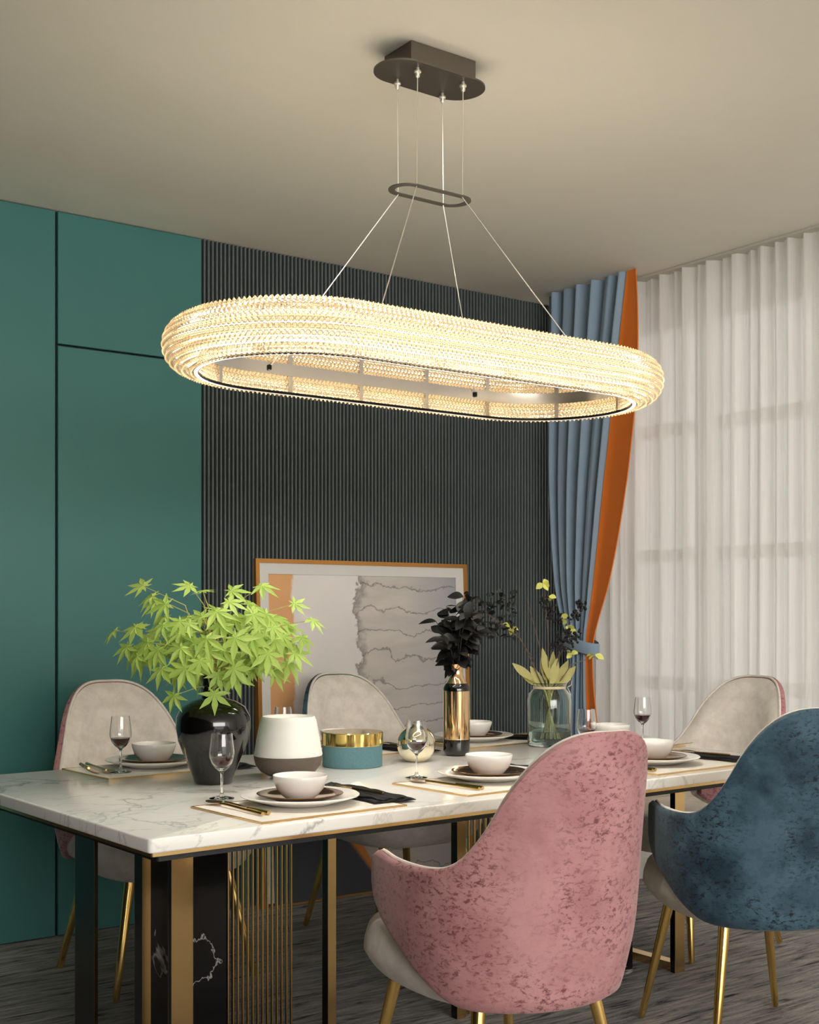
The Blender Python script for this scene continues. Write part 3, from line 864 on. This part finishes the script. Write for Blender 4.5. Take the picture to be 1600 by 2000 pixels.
for i, p in enumerate(spots):
    out = (p - V((0, 0, .07))); out.normalize()
    nrm = (out * .75 + V((0, 0, .55)) + cam_off(0, 0, -.8) + V((rnd.uniform(-.4, .4), rnd.uniform(-.4, .4), rnd.uniform(-.3, .3))))
    tip = V((p.x, p.y, 0)).normalized() * .7 + V((rnd.uniform(-.5, .5), rnd.uniform(-.5, .5), -.55 if p.z < .22 else .1))
    s_ = rnd.uniform(.052, .074) if i < 124 else rnd.uniform(.050, .062)
    maple_leaf(leaves, p, nrm, tip, s_, rnd)
    if i % 3 == 0 or i >= 124:
        b0 = V((rnd.uniform(-.012, .012), rnd.uniform(-.012, .012), -.02))
        md = V((p.x * .4, p.y * .4, p.z * .75 + .02)); stems.tube([b0, b0.lerp(md, .5) + V((0, 0, .02)), md, p], [.0028, .0022, .0016, .0008], 5)
leaves.build('foliage', 'maple_leaf', mp, smooth=False); stems.build('stems', 'stem_green', mp)

def oval_leaf(mb, c, nrm, tip, L, W, bend=.2):
    sx, ty, nz = frame_to(nrm, tip); rows_ = 7; vs = []; fs = []
    for k in range(rows_ + 1):
        u = k / rows_; w = W * sin(pi * min(max(u, .02), .985)) ** .75 * (1.1 - .25 * u); dz = -bend * L * u * u
        for e in (-1, 0, 1): vs.append(c + ty * (L * u) + sx * (w * e) + nz * (dz + (abs(e) * .18 * w)))
    for k in range(rows_):
        for e in (0, 1): a_ = k * 3 + e; fs.append((a_, a_ + 1, a_ + 4, a_ + 3))
    mb.add(vs, fs)
bl = thing('black_foliage', 'black leafy branches standing in the gold bottle vase', 'plant', (BX, BY_, TZ + .29))
leaves, stems = MB(), MB(); rnd = random.Random(5)
for b_i in range(12):
    rx = rnd.uniform(-.085, .09); hh = rnd.uniform(.11, .285) if abs(rx) < .06 else rnd.uniform(.08, .2); dep = rnd.uniform(-.08, .08)
    end = cam_off(rx, hh, dep); base = V((0, 0, -.05)); mid_ = V((end.x * .35, end.y * .35, hh * .5))
    stems.tube([base, mid_, end], [.002, .0016, .0009], 5)
    for k in range(13):
        u = .25 + .75 * k / 12
        p = base.lerp(mid_, u * 2) if u < .5 else mid_.lerp(end, u * 2 - 1)
        if p.z < .015: p.z = .02
        side = V((rnd.uniform(-1, 1), rnd.uniform(-1, 1), rnd.uniform(-.35, .5)))
        oval_leaf(leaves, p, V((rnd.uniform(-.5, .5), rnd.uniform(-.5, .5), .8)) + cam_off(0, 0, -.5), side, rnd.uniform(.04, .062), rnd.uniform(.013, .021), rnd.uniform(.1, .5))
leaves.build('foliage', 'black_leaf', bl, angle=80); stems.build('stems', 'dark_twig', bl)

bt = thing('berry_twigs', 'dark berry twigs with yellow buds reaching out of the glass jar', 'plant', (JX, JY, TZ + .08))
berries, tw, fine = MB(), MB(), MB()
def twig(end, mid_): 
    tw.tube([V((0, 0, -.02)), V((mid_.x * .3, mid_.y * .3, .13)), mid_, end], [.0026, .0022, .0018, .001], 6)
def cluster(c, rad, n, r0, r1):
    for _ in range(n):
        d = V((rnd.gauss(0, 1), rnd.gauss(0, 1), rnd.gauss(0, 1))); d.normalize()
        p = c + d * rad * rnd.uniform(.2, 1); r_ = rnd.uniform(r0, r1)
        berries.lathe([(r_ * .05, -r_), (r_ * .7, -r_ * .7), (r_, 0), (r_ * .7, r_ * .7), (r_ * .05, r_)], 8, p)
def bud(c, s):
    buds = MB()
    for _ in range(4):
        oval_leaf(buds, c, V((rnd.uniform(-1, 1), rnd.uniform(-1, 1), rnd.uniform(.1, 1))), V((rnd.uniform(-1, 1), rnd.uniform(-1, 1), rnd.uniform(-.6, .9))), s, s * .42, .3)
    buds.build('bud', 'bud_yellow', bt, angle=80)
E1 = cam_off(-.02, .50, 0); E2 = cam_off(.125, .44, .02); E3 = cam_off(-.13, .36, .03); E4 = cam_off(.06, .31, -.02); E5 = cam_off(.165, .24, 0)
for e, mm in ((E1, cam_off(-.005, .33, 0)), (E2, cam_off(.045, .30, .01)), (E3, cam_off(-.07, .24, .02)), (E4, cam_off(.03, .22, 0)), (E5, cam_off(.08, .21, 0)), (cam_off(-.08, .45, .02), cam_off(-.03, .26, .01))): twig(e, mm)
for c_, r_, n_ in ((cam_off(-.015, .44, 0), .03, 16), (cam_off(.005, .40, 0), .035, 20), (cam_off(.03, .37, 0), .03, 12), (cam_off(.12, .42, .02), .03, 22), (cam_off(.095, .38, .015), .03, 14),
                   (cam_off(.05, .30, -.02), .045, 34), (cam_off(.085, .315, -.02), .035, 22), (cam_off(.03, .275, -.02), .03, 14)): cluster(c_, r_, n_, .0042, .0072)
for c_, s_ in ((cam_off(-.022, .50, 0), .03), (cam_off(.0, .455, 0), .026), (cam_off(.052, .375, 0), .028), (cam_off(.085, .335, 0), .028), (cam_off(-.135, .345, .03), .03), (cam_off(.165, .245, 0), .034), (cam_off(.08, .25, 0), .024)): bud(c_, s_)
# dark lacy side branch
for k in range(110):
    c_ = cam_off(rnd.uniform(-.29, -.12), rnd.uniform(.30, .47), rnd.uniform(-.02, .06))
    oval_leaf(fine, c_, V((rnd.uniform(-1, 1), rnd.uniform(-1, 1), rnd.uniform(.1, 1))), V((rnd.uniform(-1, 1), rnd.uniform(-1, 1), rnd.uniform(-.8, .5))), rnd.uniform(.018, .032), rnd.uniform(.006, .010), .3)
for k in range(5):
    e = cam_off(-.16 - .03 * k, .34 + .025 * k, .02); tw.tube([cam_off(-.05, .22, .01), cam_off(-.11, .31, .02), e], [.0016, .0012, .0007], 5)
berries.build('berries', 'berry', bt); tw.build('twigs', 'twig', bt); fine.build('dark_leaves', 'black_leaf', bt, angle=80)
gl = thing('variegated_leaves', 'fan of pale yellow-green leaves standing in the glass jar', 'plant', (JX, JY, TZ + .06))
lv, st_ = MB(), MB()
for rx, dz, dep, L in ((-.115, .235, -.02, .085), (-.095, .205, .0, .08), (-.03, .27, -.02, .10), (.0, .275, -.04, .105), (.03, .265, .0, .10), (.065, .24, -.03, .095), (.09, .22, -.01, .085), (-.06, .21, .03, .08), (.02, .235, -.05, .09), (-.012, .24, .02, .09)):
    tip = cam_off(rx, dz, dep); b0 = V((tip.x * .12, tip.y * .12, .13)); d = (tip - b0).normalized()
    st_.tube([V((tip.x * -.25, tip.y * -.25, -.035)), b0, tip - d * (L * .9)], [.0022, .0022, .0015], 6)
    oval_leaf(lv, tip - d * L, cam_off(0, .35, -.8) + V((rnd.uniform(-.3, .3), rnd.uniform(-.3, .3), 0)), d, L * 1.15, .0165, -.12)
lv.build('leaves', 'pale_leaf', gl, angle=80); st_.build('stems', 'stem_green', gl)
